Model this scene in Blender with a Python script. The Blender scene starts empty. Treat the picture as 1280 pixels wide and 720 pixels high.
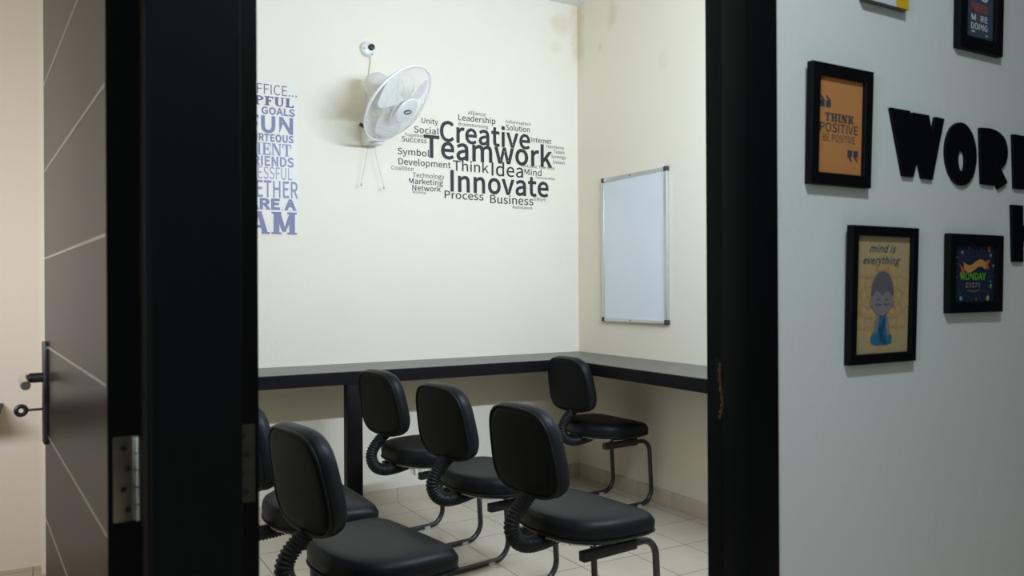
import bpy, bmesh, math, random
from mathutils import Vector, Matrix

random.seed(7)
scene = bpy.context.scene
COL = scene.collection
PI = math.pi

# ------------------------------------------------------------------ camera
F_PX, YAW, ROLL, EYE = 1004.6, 0.5218, -0.00518, 1.15
right = Vector((math.cos(YAW), -math.sin(YAW), 0))
fwd = Vector((math.sin(YAW), math.cos(YAW), 0))
up = Vector((0, 0, 1))
r2 = right * math.cos(ROLL) + up * math.sin(ROLL)
u2 = up * math.cos(ROLL) - right * math.sin(ROLL)
cam_data = bpy.data.cameras.new('camera')
cam_data.sensor_width = 36.0
cam_data.lens = F_PX * 36.0 / 1280.0
cam_data.clip_start = 0.05
cam_data.dof.use_dof = True
cam_data.dof.focus_distance = 3.6
cam_data.dof.aperture_fstop = 5.6
cam = bpy.data.objects.new('camera', cam_data)
COL.objects.link(cam)
cam.matrix_world = Matrix(((r2.x, u2.x, -fwd.x, 0), (r2.y, u2.y, -fwd.y, 0),
                           (r2.z, u2.z, -fwd.z, EYE), (0, 0, 0, 1)))
scene.camera = cam

# ------------------------------------------------------------------ light and exposure
scene.view_settings.view_transform = 'Standard'
scene.view_settings.look = 'None'
scene.view_settings.exposure = 0.0
scene.view_settings.gamma = 1.0
scene.view_settings.use_curve_mapping = False
world = bpy.data.worlds.new('world')
scene.world = world
world.use_nodes = True
world.node_tree.nodes['Background'].inputs[0].default_value = (0.75, 0.88, 1.0, 1)
world.node_tree.nodes['Background'].inputs[1].default_value = 0.02


def area(name, loc, target, sx, sy, power, color):
    l = bpy.data.lights.new(name, 'AREA')
    l.shape = 'RECTANGLE'
    l.size, l.size_y, l.energy, l.color = sx, sy, power, color
    o = bpy.data.objects.new(name, l)
    COL.objects.link(o)
    o.location = loc
    o.rotation_euler = (Vector(target) - Vector(loc)).to_track_quat('-Z', 'Y').to_euler()
    return o


# tube lamp on the inner side of the front wall of the meeting room
area('tube_lamp_meeting_room', (1.90, 1.22, 2.05), (1.90, 4.0, 1.85), 1.2, 0.05, 66, (0.62, 0.74, 1.0))
# ceiling lamp of the hall
area('ceiling_lamp_hall', (0.70, 0.14, 2.60), (0.74, 0.25, 0.0), 0.16, 0.16, 20, (0.77, 0.92, 0.96))
# added soft fill from the left of the hall, not a known source
area('fill_light_hall', (-1.6, -0.3, 1.5), (1.2, 1.05, 1.3), 0.9, 1.5, 24, (0.78, 0.92, 1.0))
# wall lamp of the left room
area('wall_lamp_left_room', (-0.6, 1.30, 1.35), (-0.15, 3.9, 1.25), 0.7, 0.25, 14, (0.82, 0.81, 0.95)).data.spread = math.radians(105)

# ------------------------------------------------------------------ materials
_links = {}


def mat(name, color, rough=0.5, metal=0.0, spec=0.5, coat=0.0, noise=0.0, nscale=8.0, bump=0.0, bscale=60.0,
        nstretch=(1, 1, 1), emit=0.0):
    m = bpy.data.materials.new(name)
    m.use_nodes = True
    nt = m.node_tree
    b = nt.nodes['Principled BSDF']
    b.inputs['Base Color'].default_value = (*color, 1)
    b.inputs['Roughness'].default_value = rough
    b.inputs['Metallic'].default_value = metal
    b.inputs['Specular IOR Level'].default_value = spec
    if coat:
        b.inputs['Coat Weight'].default_value = coat
        b.inputs['Coat Roughness'].default_value = 0.12
    if noise or bump:
        tc = nt.nodes.new('ShaderNodeTexCoord')
        mp = nt.nodes.new('ShaderNodeMapping')
        mp.inputs['Scale'].default_value = nstretch
        nt.links.new(tc.outputs['Object'], mp.inputs['Vector'])
    if noise:
        n = nt.nodes.new('ShaderNodeTexNoise')
        n.inputs['Scale'].default_value = nscale
        n.inputs['Detail'].default_value = 5
        nt.links.new(mp.outputs['Vector'], n.inputs['Vector'])
        mx = nt.nodes.new('ShaderNodeMix')
        mx.data_type = 'RGBA'
        mx.inputs[6].default_value = (*[c * (1 - noise) for c in color], 1)
        mx.inputs[7].default_value = (*[min(1, c * (1 + noise)) for c in color], 1)
        nt.links.new(n.outputs['Fac'], mx.inputs[0])
        nt.links.new(mx.outputs[2], b.inputs['Base Color'])
    if bump:
        n2 = nt.nodes.new('ShaderNodeTexNoise')
        n2.inputs['Scale'].default_value = bscale
        n2.inputs['Detail'].default_value = 4
        nt.links.new(mp.outputs['Vector'], n2.inputs['Vector'])
        bp = nt.nodes.new('ShaderNodeBump')
        bp.inputs['Strength'].default_value = bump
        bp.inputs['Distance'].default_value = 0.004
        nt.links.new(n2.outputs['Fac'], bp.inputs['Height'])
        nt.links.new(bp.outputs['Normal'], b.inputs['Normal'])
    return m


D, U, CEIL = 4.061, 2.804, 2.8715      # back wall, right wall, ceiling
FW, FT = 1.05, 0.115                   # front wall (hall side), its thickness


def wall_paint(name, color, stains):
    """painted plaster; brown damp stains of their own shape around given points"""
    m = mat(name, color, 0.6, noise=0.02, nscale=3.0, bump=0.12, bscale=90)
    nt = m.node_tree
    b = nt.nodes['Principled BSDF']
    src = b.inputs['Base Color'].links[0].from_socket
    tc = nt.nodes.new('ShaderNodeTexCoord')
    nz = nt.nodes.new('ShaderNodeTexNoise')
    nz.inputs['Scale'].default_value = 7
    nz.inputs['Detail'].default_value = 6
    nt.links.new(tc.outputs['Object'], nz.inputs['Vector'])
    for (cx, cy, cz, rx, rz, amt) in stains:
        mp = nt.nodes.new('ShaderNodeMapping')
        mp.vector_type = 'POINT'
        mp.inputs['Location'].default_value = (-cx / rx, -cy / rx, -cz / rz)
        mp.inputs['Scale'].default_value = (1 / rx, 1 / rx, 1 / rz)
        nt.links.new(tc.outputs['Object'], mp.inputs['Vector'])
        ln = nt.nodes.new('ShaderNodeVectorMath')
        ln.operation = 'LENGTH'
        nt.links.new(mp.outputs['Vector'], ln.inputs[0])
        ad = nt.nodes.new('ShaderNodeMath')
        ad.operation = 'MULTIPLY_ADD'
        ad.inputs[1].default_value = 1.6
        nt.links.new(nz.outputs['Fac'], ad.inputs[0])
        nt.links.new(ln.outputs['Value'], ad.inputs[2])
        mr = nt.nodes.new('ShaderNodeMapRange')
        mr.interpolation_type = 'SMOOTHSTEP'
        mr.inputs[1].default_value = 1.95
        mr.inputs[2].default_value = 1.1
        mr.inputs[3].default_value = 0
        mr.inputs[4].default_value = amt
        nt.links.new(ad.outputs[0], mr.inputs[0])
        mx = nt.nodes.new('ShaderNodeMix')
        mx.data_type = 'RGBA'
        mx.inputs[7].default_value = (0.60, 0.49, 0.26, 1)
        nt.links.new(mr.outputs[0], mx.inputs[0])
        nt.links.new(src, mx.inputs[6])
        src = mx.outputs[2]
    nt.links.new(src, b.inputs['Base Color'])
    return m


CREAM = (0.825, 0.757, 0.585)
M = {}
M['wall'] = wall_paint('cream_wall_paint', CREAM, [
    (U, D - .02, 2.72, 0.07, 0.34, 0.50), (2.69, D, 2.74, 0.10, 0.09, 0.36), (2.65, D, 2.60, 0.06, 0.05, 0.22),
    (U, 3.71, 2.72, 0.07, 0.13, 0.38), (U, 3.83, 2.56, 0.025, 0.03, 0.30), (U, 3.26, 2.35, 0.05, 0.07, 0.14)])
M['hall_wall'] = mat('white_hall_paint', (0.74, 0.755, 0.74), 0.6, noise=0.03, nscale=2.5, bump=0.15, bscale=70)
M['ceiling'] = mat('ceiling_paint', (0.80, 0.79, 0.73), 0.7, noise=0.02, nscale=3)


def tile_mat(name, base, grout, sx, sy, ox, oy, gap):
    m = mat(name, base, 0.32)
    nt = m.node_tree
    b = nt.nodes['Principled BSDF']
    tc = nt.nodes.new('ShaderNodeTexCoord')
    sep = nt.nodes.new('ShaderNodeSeparateXYZ')
    nt.links.new(tc.outputs['Object'], sep.inputs[0])

    def line(sock, size, off):
        a = nt.nodes.new('ShaderNodeMath'); a.operation = 'SUBTRACT'; a.inputs[1].default_value = off
        nt.links.new(sock, a.inputs[0])
        d = nt.nodes.new('ShaderNodeMath'); d.operation = 'DIVIDE'; d.inputs[1].default_value = size
        nt.links.new(a.outputs[0], d.inputs[0])
        r = nt.nodes.new('ShaderNodeMath'); r.operation = 'PINGPONG'; r.inputs[1].default_value = 0.5
        nt.links.new(d.outputs[0], r.inputs[0])
        l = nt.nodes.new('ShaderNodeMath'); l.operation = 'LESS_THAN'; l.inputs[1].default_value = gap / size / 2
        nt.links.new(r.outputs[0], l.inputs[0])
        return l.outputs[0], d.outputs[0]
    lx, dx = line(sep.outputs['X'], sx, ox)
    ly, dy = line(sep.outputs['Y'], sy, oy)
    mxm = nt.nodes.new('ShaderNodeMath'); mxm.operation = 'MAXIMUM'
    nt.links.new(lx, mxm.inputs[0]); nt.links.new(ly, mxm.inputs[1])
    n = nt.nodes.new('ShaderNodeTexNoise')
    n.inputs['Scale'].default_value = 6; n.inputs['Detail'].default_value = 6
    nt.links.new(tc.outputs['Object'], n.inputs['Vector'])
    cr = nt.nodes.new('ShaderNodeMix'); cr.data_type = 'RGBA'
    cr.inputs[6].default_value = (*[c * 0.88 for c in base], 1)
    cr.inputs[7].default_value = (*[min(1, c * 1.10) for c in base], 1)
    nt.links.new(n.outputs['Fac'], cr.inputs[0])
    mx = nt.nodes.new('ShaderNodeMix'); mx.data_type = 'RGBA'
    mx.inputs[7].default_value = (*grout, 1)
    nt.links.new(mxm.outputs[0], mx.inputs[0]); nt.links.new(cr.outputs[2], mx.inputs[6])
    nt.links.new(mx.outputs[2], b.inputs['Base Color'])
    return m


M['floor'] = tile_mat('beige_floor_tile', (0.655, 0.575, 0.425), (0.30, 0.25, 0.165), 0.28, 0.28, 1.615, 3.57, 0.006)
M['skirting'] = mat('skirting_tile', (0.61, 0.51, 0.375), 0.35, noise=0.10, nscale=9)
M['black_paint'] = mat('black_gloss_paint', (0.0035, 0.0038, 0.0042), 0.5, spec=0.10, noise=0.25, nscale=30, nstretch=(4, 4, 0.4))
M['door'] = mat('dark_brown_door_laminate', (0.020, 0.012, 0.010), 0.28, spec=0.15, noise=0.35, nscale=14, nstretch=(6, 6, 0.5))
M['door_edge'] = mat('black_door_edge', (0.004, 0.0037, 0.0037), 0.5, spec=0.12)
M['inlay'] = mat('brushed_aluminium_inlay', (0.75, 0.75, 0.76), 0.35, metal=1.0)
M['black_metal'] = mat('black_metal', (0.012, 0.011, 0.011), 0.35, metal=0.3)
M['chrome'] = mat('chrome', (0.72, 0.70, 0.67), 0.22, metal=1.0)
M['worn_steel'] = mat('worn_steel_hinge', (0.24, 0.20, 0.165), 0.38, metal=0.9, noise=0.45, nscale=45)
M['dark_steel'] = mat('tarnished_dark_hinge', (0.06, 0.052, 0.043), 0.5, metal=0.6, noise=0.5, nscale=45)
M['rust'] = mat('rusty_plate', (0.10, 0.048, 0.026), 0.6, metal=0.4, noise=0.6, nscale=70)
M['counter_top'] = mat('dark_counter_laminate', (0.095, 0.088, 0.078), 0.33, spec=0.6, noise=0.25, nscale=10, nstretch=(3, 3, 3))
M['counter_edge'] = mat('black_brown_counter_edge', (0.0075, 0.006, 0.0068), 0.5, spec=0.12, noise=0.2, nscale=10)
M['vinyl'] = mat('black_vinyl', (0.0078, 0.0082, 0.0084), 0.42, spec=0.19, bump=0.08, bscale=240)
M['back_cloth'] = mat('black_back_cover', (0.0068, 0.0067, 0.0063), 0.6, spec=0.13, bump=0.3, bscale=14, nstretch=(1, 2.2, 0.8))
M['rubber'] = mat('black_rubber_bellows', (0.006, 0.0058, 0.0055), 0.5, spec=0.3)
M['leg_paint'] = mat('scuffed_black_tube', (0.050, 0.048, 0.046), 0.33, spec=0.5, metal=0.5, noise=0.9, nscale=70)
M['glide'] = mat('pale_plastic_glide', (0.45, 0.43, 0.40), 0.5)
M['lining'] = mat('frayed_pale_lining', (0.50, 0.48, 0.44), 0.9)
M['fan_white'] = mat('fan_white_plastic', (0.80, 0.79, 0.73), 0.35)
M['fan_wire'] = mat('fan_white_wire', (0.82, 0.81, 0.76), 0.4)
M['fan_blade'] = mat('fan_pale_blade', (0.76, 0.74, 0.66), 0.35)
M['fan_badge'] = mat('fan_badge', (0.72, 0.73, 0.67), 0.35)
M['black_plastic'] = mat('black_plastic', (0.01, 0.01, 0.011), 0.4)
M['grey_mark'] = mat('grey_mark', (0.10, 0.115, 0.13), 0.5)
M['cord'] = mat('grey_cord', (0.46, 0.46, 0.42), 0.6)
M['board'] = mat('whiteboard_enamel', (0.73, 0.785, 0.78), 0.16, spec=0.5)
M['aluminium'] = mat('aluminium_frame', (0.62, 0.62, 0.62), 0.35, metal=0.85)
M['corner'] = mat('dark_grey_corner_cap', (0.035, 0.036, 0.04), 0.45)
M['decal'] = mat('charcoal_vinyl_lettering', (0.032, 0.030, 0.029), 0.55, spec=0.3)
M['decal_thin'] = mat('grey_vinyl_lettering', (0.105, 0.102, 0.10), 0.5)
M['sheet'] = mat('pale_decal_sheet', (0.80, 0.755, 0.63), 0.5)
for i, c in enumerate([(0.17, 0.165, 0.18), (0.125, 0.12, 0.19), (0.20, 0.205, 0.31), (0.25, 0.26, 0.39), (0.30, 0.31, 0.43)]):
    M['purple%d' % i] = mat('blue_violet_print_%s' % 'abcde'[i], c, 0.55, noise=0.12, nscale=30)
M['frame'] = mat('black_picture_frame', (0.004, 0.004, 0.0052), 0.5, spec=0.12)
M['wood_letter'] = mat('black_painted_letter', (0.0035, 0.0036, 0.0045), 0.55, spec=0.10)
for k, c in dict(orange=(0.55, 0.225, 0.078), navy_ink=(0.06, 0.055, 0.075), kraft=(0.46, 0.34, 0.19), teal_ink=(0.035, 0.085, 0.12),
                 petal=(0.52, 0.25, 0.10), petal_in=(0.51, 0.34, 0.155), hair=(0.13, 0.11, 0.14), skin=(0.235, 0.20, 0.215), robe=(0.02, 0.15, 0.28),
                 robe_dark=(0.015, 0.07, 0.15), midnight=(0.012, 0.018, 0.045), ray=(0.022, 0.035, 0.085), ribbon=(0.42, 0.12, 0.03), ribbon_light=(0.55, 0.26, 0.08),
                 green=(0.13, 0.42, 0.03), cream_ink=(0.36, 0.27, 0.17), dot_cyan=(0.16, 0.38, 0.48), dot_yellow=(0.50, 0.40, 0.06), dot_red=(0.42, 0.10, 0.06),
                 slate=(0.055, 0.075, 0.12), white_ink=(0.62, 0.64, 0.68), red_ink=(0.42, 0.09, 0.06), canvas=(0.66, 0.68, 0.80), yellow=(0.72, 0.42, 0.01),
                 canvas_edge=(0.10, 0.07, 0.06)).items():
    M[k] = mat('print_' + k, c, 0.5)


# ------------------------------------------------------------------ mesh helpers
class MB:
    """collects shapes and links them as one mesh object"""

    def __init__(self):
        self.v, self.f, self.mi, self.mats = [], [], [], []

    def slot(self, m):
        if m is None:
            return 0
        if m not in self.mats:
            self.mats.append(m)
        return self.mats.index(m)

    def add(self, verts, faces, m=None):
        o = len(self.v)
        self.v += [tuple(v) for v in verts]
        s = self.slot(m)
        for f in faces:
            self.f.append([i + o for i in f])
            self.mi.append(s)
        return self

    def box(self, x0, x1, y0, y1, z0, z1, m=None, bev=0.0):
        bm = bmesh.new()
        bmesh.ops.create_cube(bm, size=1)
        for v in bm.verts:
            v.co = Vector(((x0 + x1) / 2 + v.co.x * (x1 - x0), (y0 + y1) / 2 + v.co.y * (y1 - y0), (z0 + z1) / 2 + v.co.z * (z1 - z0)))
        if bev:
            bmesh.ops.bevel(bm, geom=list(bm.edges), offset=bev, segments=2, affect='EDGES', profile=0.6)
        return self.bm(bm, m)

    def bm(self, bm, m=None, mtx=None):
        bm.verts.index_update()
        vs = [(mtx @ v.co) if mtx else v.co.copy() for v in bm.verts]
        fs = [[v.index for v in f.verts] for f in bm.faces]
        bm.free()
        return self.add(vs, fs, m)

    def tube(self, path, r, seg=12, closed=False, m=None, cap=True):
        n = len(path)
        P = [Vector(p) for p in path]
        R = r if isinstance(r, (list, tuple)) else [r] * n
        verts, faces = [], []
        ref = None
        for i in range(n):
            a = P[i - 1] if (i > 0 or closed) else P[i]
            b = P[(i + 1) % n] if (i < n - 1 or closed) else P[i]
            t = (b - a).normalized()
            if ref is None:
                ref = t.orthogonal().normalized()
            ref = (ref - t * ref.dot(t)).normalized()
            bi = t.cross(ref)
            for k in range(seg):
                an = 2 * PI * k / seg
                verts.append(P[i] + (ref * math.cos(an) + bi * math.sin(an)) * R[i])
        m_ = n if closed else n - 1
        for i in range(m_):
            j = (i + 1) % n
            for k in range(seg):
                k2 = (k + 1) % seg
                faces.append([i * seg + k, i * seg + k2, j * seg + k2, j * seg + k])
        if cap and not closed:
            faces.append(list(range(seg))[::-1])
            faces.append([(n - 1) * seg + k for k in range(seg)])
        return self.add(verts, faces, m)

    def rings(self, rings, m=None, cap0=True, cap1=True):
        """skin a list of equal-length closed loops"""
        n = len(rings[0])
        verts = [p for r in rings for p in r]
        faces = []
        for i in range(len(rings) - 1):
            for k in range(n):
                k2 = (k + 1) % n
                faces.append([i * n + k, i * n + k2, (i + 1) * n + k2, (i + 1) * n + k])
        if cap0:
            faces.append(list(range(n))[::-1])
        if cap1:
            faces.append([(len(rings) - 1) * n + k for k in range(n)])
        return self.add(verts, faces, m)

    def prism(self, poly, y0, y1, holes=(), m=None):
        """outline in (x,z) extruded along y, triangulated, holes allowed"""
        bm = bmesh.new()
        edges = []
        for loop in [poly] + list(holes):
            vs = [bm.verts.new((x, y0, z)) for x, z in loop]
            edges += [bm.edges.new((vs[i], vs[(i + 1) % len(vs)])) for i in range(len(vs))]
        bmesh.ops.triangle_fill(bm, use_beauty=True, use_dissolve=False, edges=edges)
        if abs(y1 - y0) > 1e-9:
            g = bmesh.ops.extrude_face_region(bm, geom=list(bm.faces))
            for e in g['geom']:
                if isinstance(e, bmesh.types.BMVert):
                    e.co.y = y1
        bmesh.ops.recalc_face_normals(bm, faces=list(bm.faces))
        return self.bm(bm, m)

    def text(self, body, x0, x1, z0, cap, y, m=None, bold=0.0, shear=0.0):
        v, f = text_shape(body, bold, shear)
        return self.add([(x0 + a * (x1 - x0), y, z0 + b * cap) for a, b in v], f, m)

    def build(self, name, m=None, parent=None, angle=35, loc=None):
        me = bpy.data.meshes.new(name)
        me.from_pydata(self.v, [], self.f)
        mats = self.mats or [m]
        for q in mats:
            me.materials.append(q)
        if self.mats:
            me.polygons.foreach_set('material_index', self.mi)
        me.validate()
        bm = bmesh.new()
        bm.from_mesh(me)
        bmesh.ops.recalc_face_normals(bm, faces=[f for f in bm.faces])
        bm.to_mesh(me)
        bm.free()
        me.shade_smooth()
        me.set_sharp_from_angle(angle=math.radians(angle))
        o = bpy.data.objects.new(name, me)
        COL.objects.link(o)
        if parent:
            o.parent = parent
        if loc:
            o.location = loc
        return o


# plain grotesque letter outlines, in thousandths of the type size: advance, loops
GLYPHS = {
    "'": (194, ['77 338 117 338 129 468 130 540 63 540 64 468']),
    '.': (194, ['97 -9 121 -3 137 14 144 39 137 65 121 82 97 88 74 82 57 65 51 39 57 14 74 -3']),
    'A': (426, ['3 0 68 0 118 157 305 157 354 0 423 0 249 513 176 513', '134 208 159 287 177 345 194 402 210 461 213 461 230 402 247 345 265 287 289 208']),
    'B': (460, ['71 0 234 0 313 9 374 37 414 84 429 151 415 211 378 252 324 273 324 277 365 301 390 340 399 388 376 461 315 501 223 513 71 513', '135 296 135 462 214 462 281 454 322 428 335 380 323 334 283 306 211 296', '135 52 135 245 225 245 301 235 349 205 365 153 348 96 300 63 225 52']),
    'C': (447, ['264 -9 325 0 377 25 422 64 386 106 351 74 312 55 267 48 200 62 150 104 118 171 107 258 119 345 152 410 203 451 269 466 310 460 344 443 374 417 409 459 373 490 326 513 268 522 178 504 106 452 58 368 41 256 57 145 104 61 175 9']),
    'D': (482, ['71 0 202 0 304 18 379 68 425 149 440 258 425 367 379 447 303 497 199 513 71 513', '135 53 135 461 193 461 273 447 329 408 363 345 374 258 363 172 329 107 273 67 193 53']),
    'E': (412, ['71 0 374 0 374 55 135 55 135 242 330 242 330 298 135 298 135 459 366 459 366 513 71 513']),
    'F': (386, ['71 0 135 0 135 230 331 230 331 285 135 285 135 459 366 459 366 513 71 513']),
    'G': (482, ['272 -9 337 -1 390 20 431 50 431 266 262 266 262 212 371 212 371 78 346 62 314 51 279 48 206 62 152 104 118 171 107 258 119 345 154 410 208 451 278 466 324 459 360 442 389 417 424 459 388 489 339 513 276 522 182 504 107 452 58 368 41 256 58 145 106 61 179 9']),
    'H': (510, ['71 0 135 0 135 242 375 242 375 0 440 0 440 513 375 513 375 298 135 298 135 513 71 513']),
    'I': (205, ['71 0 135 0 135 513 71 513']),
    'J': (374, ['166 -9 247 13 293 70 307 151 307 513 242 513 242 157 233 94 206 59 160 48 125 54 96 72 71 106 25 72 60 27 107 0']),
    'K': (452, ['71 0 135 0 135 162 223 268 377 0 450 0 264 319 425 513 352 513 137 256 135 256 135 513 71 513']),
    'L': (380, ['71 0 360 0 360 55 135 55 135 513 71 513']),
    'M': (568, ['71 0 129 0 129 284 128 333 124 386 120 436 123 436 165 319 262 52 305 52 402 319 443 436 446 436 442 386 439 333 438 284 438 0 498 0 498 513 420 513 322 239 311 203 299 168 286 132 284 132 271 168 259 203 246 239 148 513 71 513']),
    'N': (506, ['71 0 132 0 132 270 130 324 127 377 124 430 127 430 182 324 369 0 436 0 436 513 374 513 374 246 375 192 379 137 383 84 380 84 324 190 137 513 71 513']),
    'O': (519, ['260 -9 348 10 418 63 463 147 479 258 463 369 418 452 348 504 260 522 171 504 102 452 57 369 41 258 57 147 102 63 171 10', '260 48 197 63 149 105 118 171 107 258 118 345 149 410 197 451 260 466 323 451 371 410 402 345 412 258 402 171 371 105 323 63']),
    'P': (443, ['71 0 135 0 135 204 220 204 297 214 357 243 395 292 409 363 395 434 356 480 296 506 217 513 71 513', '135 257 135 461 209 461 284 452 329 421 345 363 330 303 286 268 211 257']),
    'R': (444, ['135 270 135 461 221 461 289 452 332 423 346 370 332 314 289 281 221 270', '352 0 425 0 295 225 356 252 396 300 410 370 387 454 324 500 231 513 71 513 71 0 135 0 135 218 228 218']),
    'S': (417, ['213 -9 306 11 366 63 387 137 373 200 335 244 282 274 209 305 169 324 137 350 123 391 135 431 168 457 219 466 264 460 302 443 336 418 370 459 328 492 277 514 219 522 136 505 79 457 57 387 74 324 114 281 162 255 235 223 279 201 310 174 321 131 309 87 272 58 214 48 161 56 113 78 72 111 34 67 84 26 144 0']),
    'T': (419, ['177 0 242 0 242 459 398 459 398 513 22 513 22 459 177 459']),
    'U': (505, ['253 -9 326 2 384 39 423 108 437 211 437 513 375 513 375 210 358 113 315 62 253 48 192 62 149 113 133 210 133 513 69 513 69 211 83 108 121 39 180 2']),
    'V': (402, ['165 0 239 0 403 513 337 513 254 235 238 178 222 123 204 66 202 66 184 123 168 178 152 235 69 513 1 513']),
    'W': (615, ['127 0 204 0 280 310 289 349 298 388 306 426 309 426 317 388 325 349 334 310 412 0 490 0 596 513 534 513 479 234 470 179 460 123 451 67 447 67 435 123 423 179 410 234 339 513 279 513 209 234 196 179 184 123 172 67 169 67 159 123 149 179 139 234 85 513 18 513']),
    'X': (401, ['12 0 81 0 154 139 167 165 181 192 195 222 198 222 214 192 229 165 242 139 319 0 390 0 239 262 380 513 312 513 243 382 231 359 219 334 207 307 204 307 189 334 176 359 163 382 93 513 22 513 162 265']),
    'Y': (372, ['153 0 218 0 218 199 373 513 305 513 239 368 223 331 206 294 188 256 185 256 167 294 151 331 134 368 68 513 -1 513 153 199']),
    'a': (394, ['152 -9 197 -2 240 18 278 46 280 46 286 0 338 0 338 234 325 316 282 371 207 390 148 382 98 363 57 340 82 296 115 316 154 331 196 337 244 323 268 288 275 241 170 223 97 194 55 153 41 99 56 40 95 4', '170 43 136 49 112 68 103 103 119 146 173 178 275 198 275 92 239 65 205 48']),
    'b': (433, ['232 -9 294 5 347 45 383 109 397 196 387 276 358 337 311 376 246 390 204 383 163 364 126 337 129 405 129 557 64 557 64 0 116 0 121 39 124 39 159 13 196 -3', '221 45 193 48 162 61 129 84 129 284 164 313 197 330 230 336 288 318 321 270 331 195 316 115 278 63']),
    'c': (357, ['214 -9 259 -3 300 13 338 39 310 82 283 63 253 49 220 44 158 62 117 113 102 190 118 267 160 318 222 336 250 332 275 320 298 303 330 345 300 367 264 384 219 390 149 377 91 337 51 275 36 190 50 106 88 43 144 4']),
    'd': (434, ['194 -9 238 -2 277 18 310 45 312 45 317 0 370 0 370 557 305 557 305 411 309 346 276 370 242 385 202 390 139 376 87 336 51 273 37 190 48 105 80 43 129 4', '208 45 151 62 115 112 103 190 118 267 157 318 213 336 244 332 274 319 305 296 305 97 274 68 242 50']),
    'e': (388, ['218 -9 266 -4 308 10 343 29 321 72 292 56 260 46 225 42 162 58 118 104 99 175 356 175 357 186 358 198 359 211 341 306 289 368 207 390 143 376 89 336 51 273 36 190 51 106 89 43 147 4', '99 221 119 285 157 325 208 339 259 325 291 286 303 221']),
    'f': (227, ['23 328 75 328 75 0 139 0 139 328 219 328 219 380 139 380 139 440 145 482 162 507 193 515 206 514 221 511 235 505 249 555 230 561 209 565 186 567 123 551 87 508 75 441 75 380 23 377']),
    'g': (395, ['193 -175 295 -157 361 -109 385 -43 370 8 326 38 253 47 178 47 138 52 117 67 111 88 115 107 123 121 136 134 154 127 173 122 192 120 263 137 313 182 331 253 327 284 317 310 300 331 378 331 378 380 246 380 231 385 213 389 192 390 121 373 70 326 50 254 57 212 75 177 99 152 99 149 80 132 64 108 57 78 62 52 74 31 92 16 92 13 61 -12 42 -41 36 -74 56 -129 111 -163', '192 164 152 175 123 206 111 254 122 302 151 333 192 343 233 333 262 302 273 254 262 206 233 175', '202 -131 142 -123 105 -100 92 -64 96 -42 108 -21 130 0 147 -3 164 -5 179 -6 245 -6 287 -10 313 -26 322 -54 307 -91 266 -120']),
    'h': (425, ['64 0 129 0 129 276 164 308 197 328 232 334 274 324 297 291 305 232 305 0 368 0 368 241 356 323 318 373 252 390 204 381 163 358 126 326 129 405 129 557 64 557']),
    'i': (192, ['64 0 129 0 129 380 64 380', '97 459 119 464 134 479 139 501 134 523 119 537 97 543 75 537 60 523 55 501 60 479 75 464']),
    'j': (192, ['25 -169 85 -154 119 -111 129 -43 129 380 65 380 65 -43 61 -83 47 -109 18 -118 5 -117 -7 -115 -18 -111 -31 -160 -16 -165 3 -168', '97 459 119 464 134 479 139 501 134 523 119 537 97 543 74 537 59 523 54 501 59 479 74 464']),
    'k': (386, ['64 0 127 0 127 100 199 183 310 0 380 0 236 227 363 380 291 380 130 180 127 180 127 557 64 557']),
    'l': (199, ['132 -9 147 -8 159 -6 169 -4 160 46 146 44 137 47 131 56 129 71 129 557 64 557 64 76 71 30 93 1']),
    'm': (648, ['64 0 129 0 129 276 162 308 194 328 224 334 264 324 287 291 295 232 295 0 359 0 359 276 393 308 424 328 454 334 494 324 518 291 525 232 525 0 589 0 589 241 576 323 538 373 474 390 429 381 388 355 348 317 327 356 293 381 243 390 200 381 160 358 125 325 123 325 117 380 64 380']),
    'n': (427, ['64 0 129 0 129 276 164 308 197 328 232 334 274 324 297 291 305 232 305 0 368 0 368 241 356 323 318 373 252 390 204 381 162 358 125 325 123 325 117 380 64 380']),
    'o': (424, ['212 -9 279 4 335 43 374 106 388 190 374 275 335 337 279 377 212 390 145 377 89 337 51 275 36 190 51 106 89 43 145 4', '212 44 154 62 116 113 102 190 116 267 154 318 212 336 270 318 309 267 323 190 309 113 270 62']),
    'p': (434, ['64 -160 129 -160 129 -32 127 35 162 11 197 -4 232 -9 294 5 347 45 383 109 397 196 387 276 358 337 311 376 246 390 202 382 162 363 125 336 123 336 117 380 64 380', '221 45 194 48 162 61 129 84 129 284 164 313 198 330 230 336 288 318 321 270 331 195 316 115 278 63']),
    'q': (434, ['305 -160 370 -160 370 380 319 380 312 345 311 345 278 369 242 385 202 390 139 376 87 336 51 273 37 190 48 105 80 43 129 4 194 -9 237 -2 275 17 309 44 305 -25', '208 45 151 62 115 112 103 190 118 267 157 318 213 336 244 332 274 319 305 296 305 97 274 68 242 50']),
    'r': (271, ['64 0 129 0 129 244 158 296 191 324 224 333 238 332 250 330 261 326 273 382 261 387 248 389 232 390 192 380 155 353 125 311 123 311 117 380 64 380']),
    's': (328, ['164 -9 239 6 286 47 302 104 284 161 241 196 186 219 146 235 116 256 104 285 112 313 135 333 175 340 207 336 235 324 261 307 292 347 259 368 219 384 174 390 103 375 59 337 43 282 60 229 102 195 154 172 195 155 228 133 241 100 233 70 208 49 166 41 124 46 87 62 53 86 22 43 63 16 111 -2']),
    't': (264, ['183 -9 208 -7 232 -2 254 5 242 53 228 48 213 44 198 43 163 51 145 76 139 116 139 328 243 328 243 380 139 380 139 487 86 487 79 380 19 377 19 328 76 328 76 118 86 51 120 7']),
    'u': (425, ['176 -9 223 0 264 23 301 60 303 60 308 0 361 0 361 380 298 380 298 111 263 74 231 53 195 46 154 57 131 89 123 147 123 380 59 380 59 139 71 58 110 8']),
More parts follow.
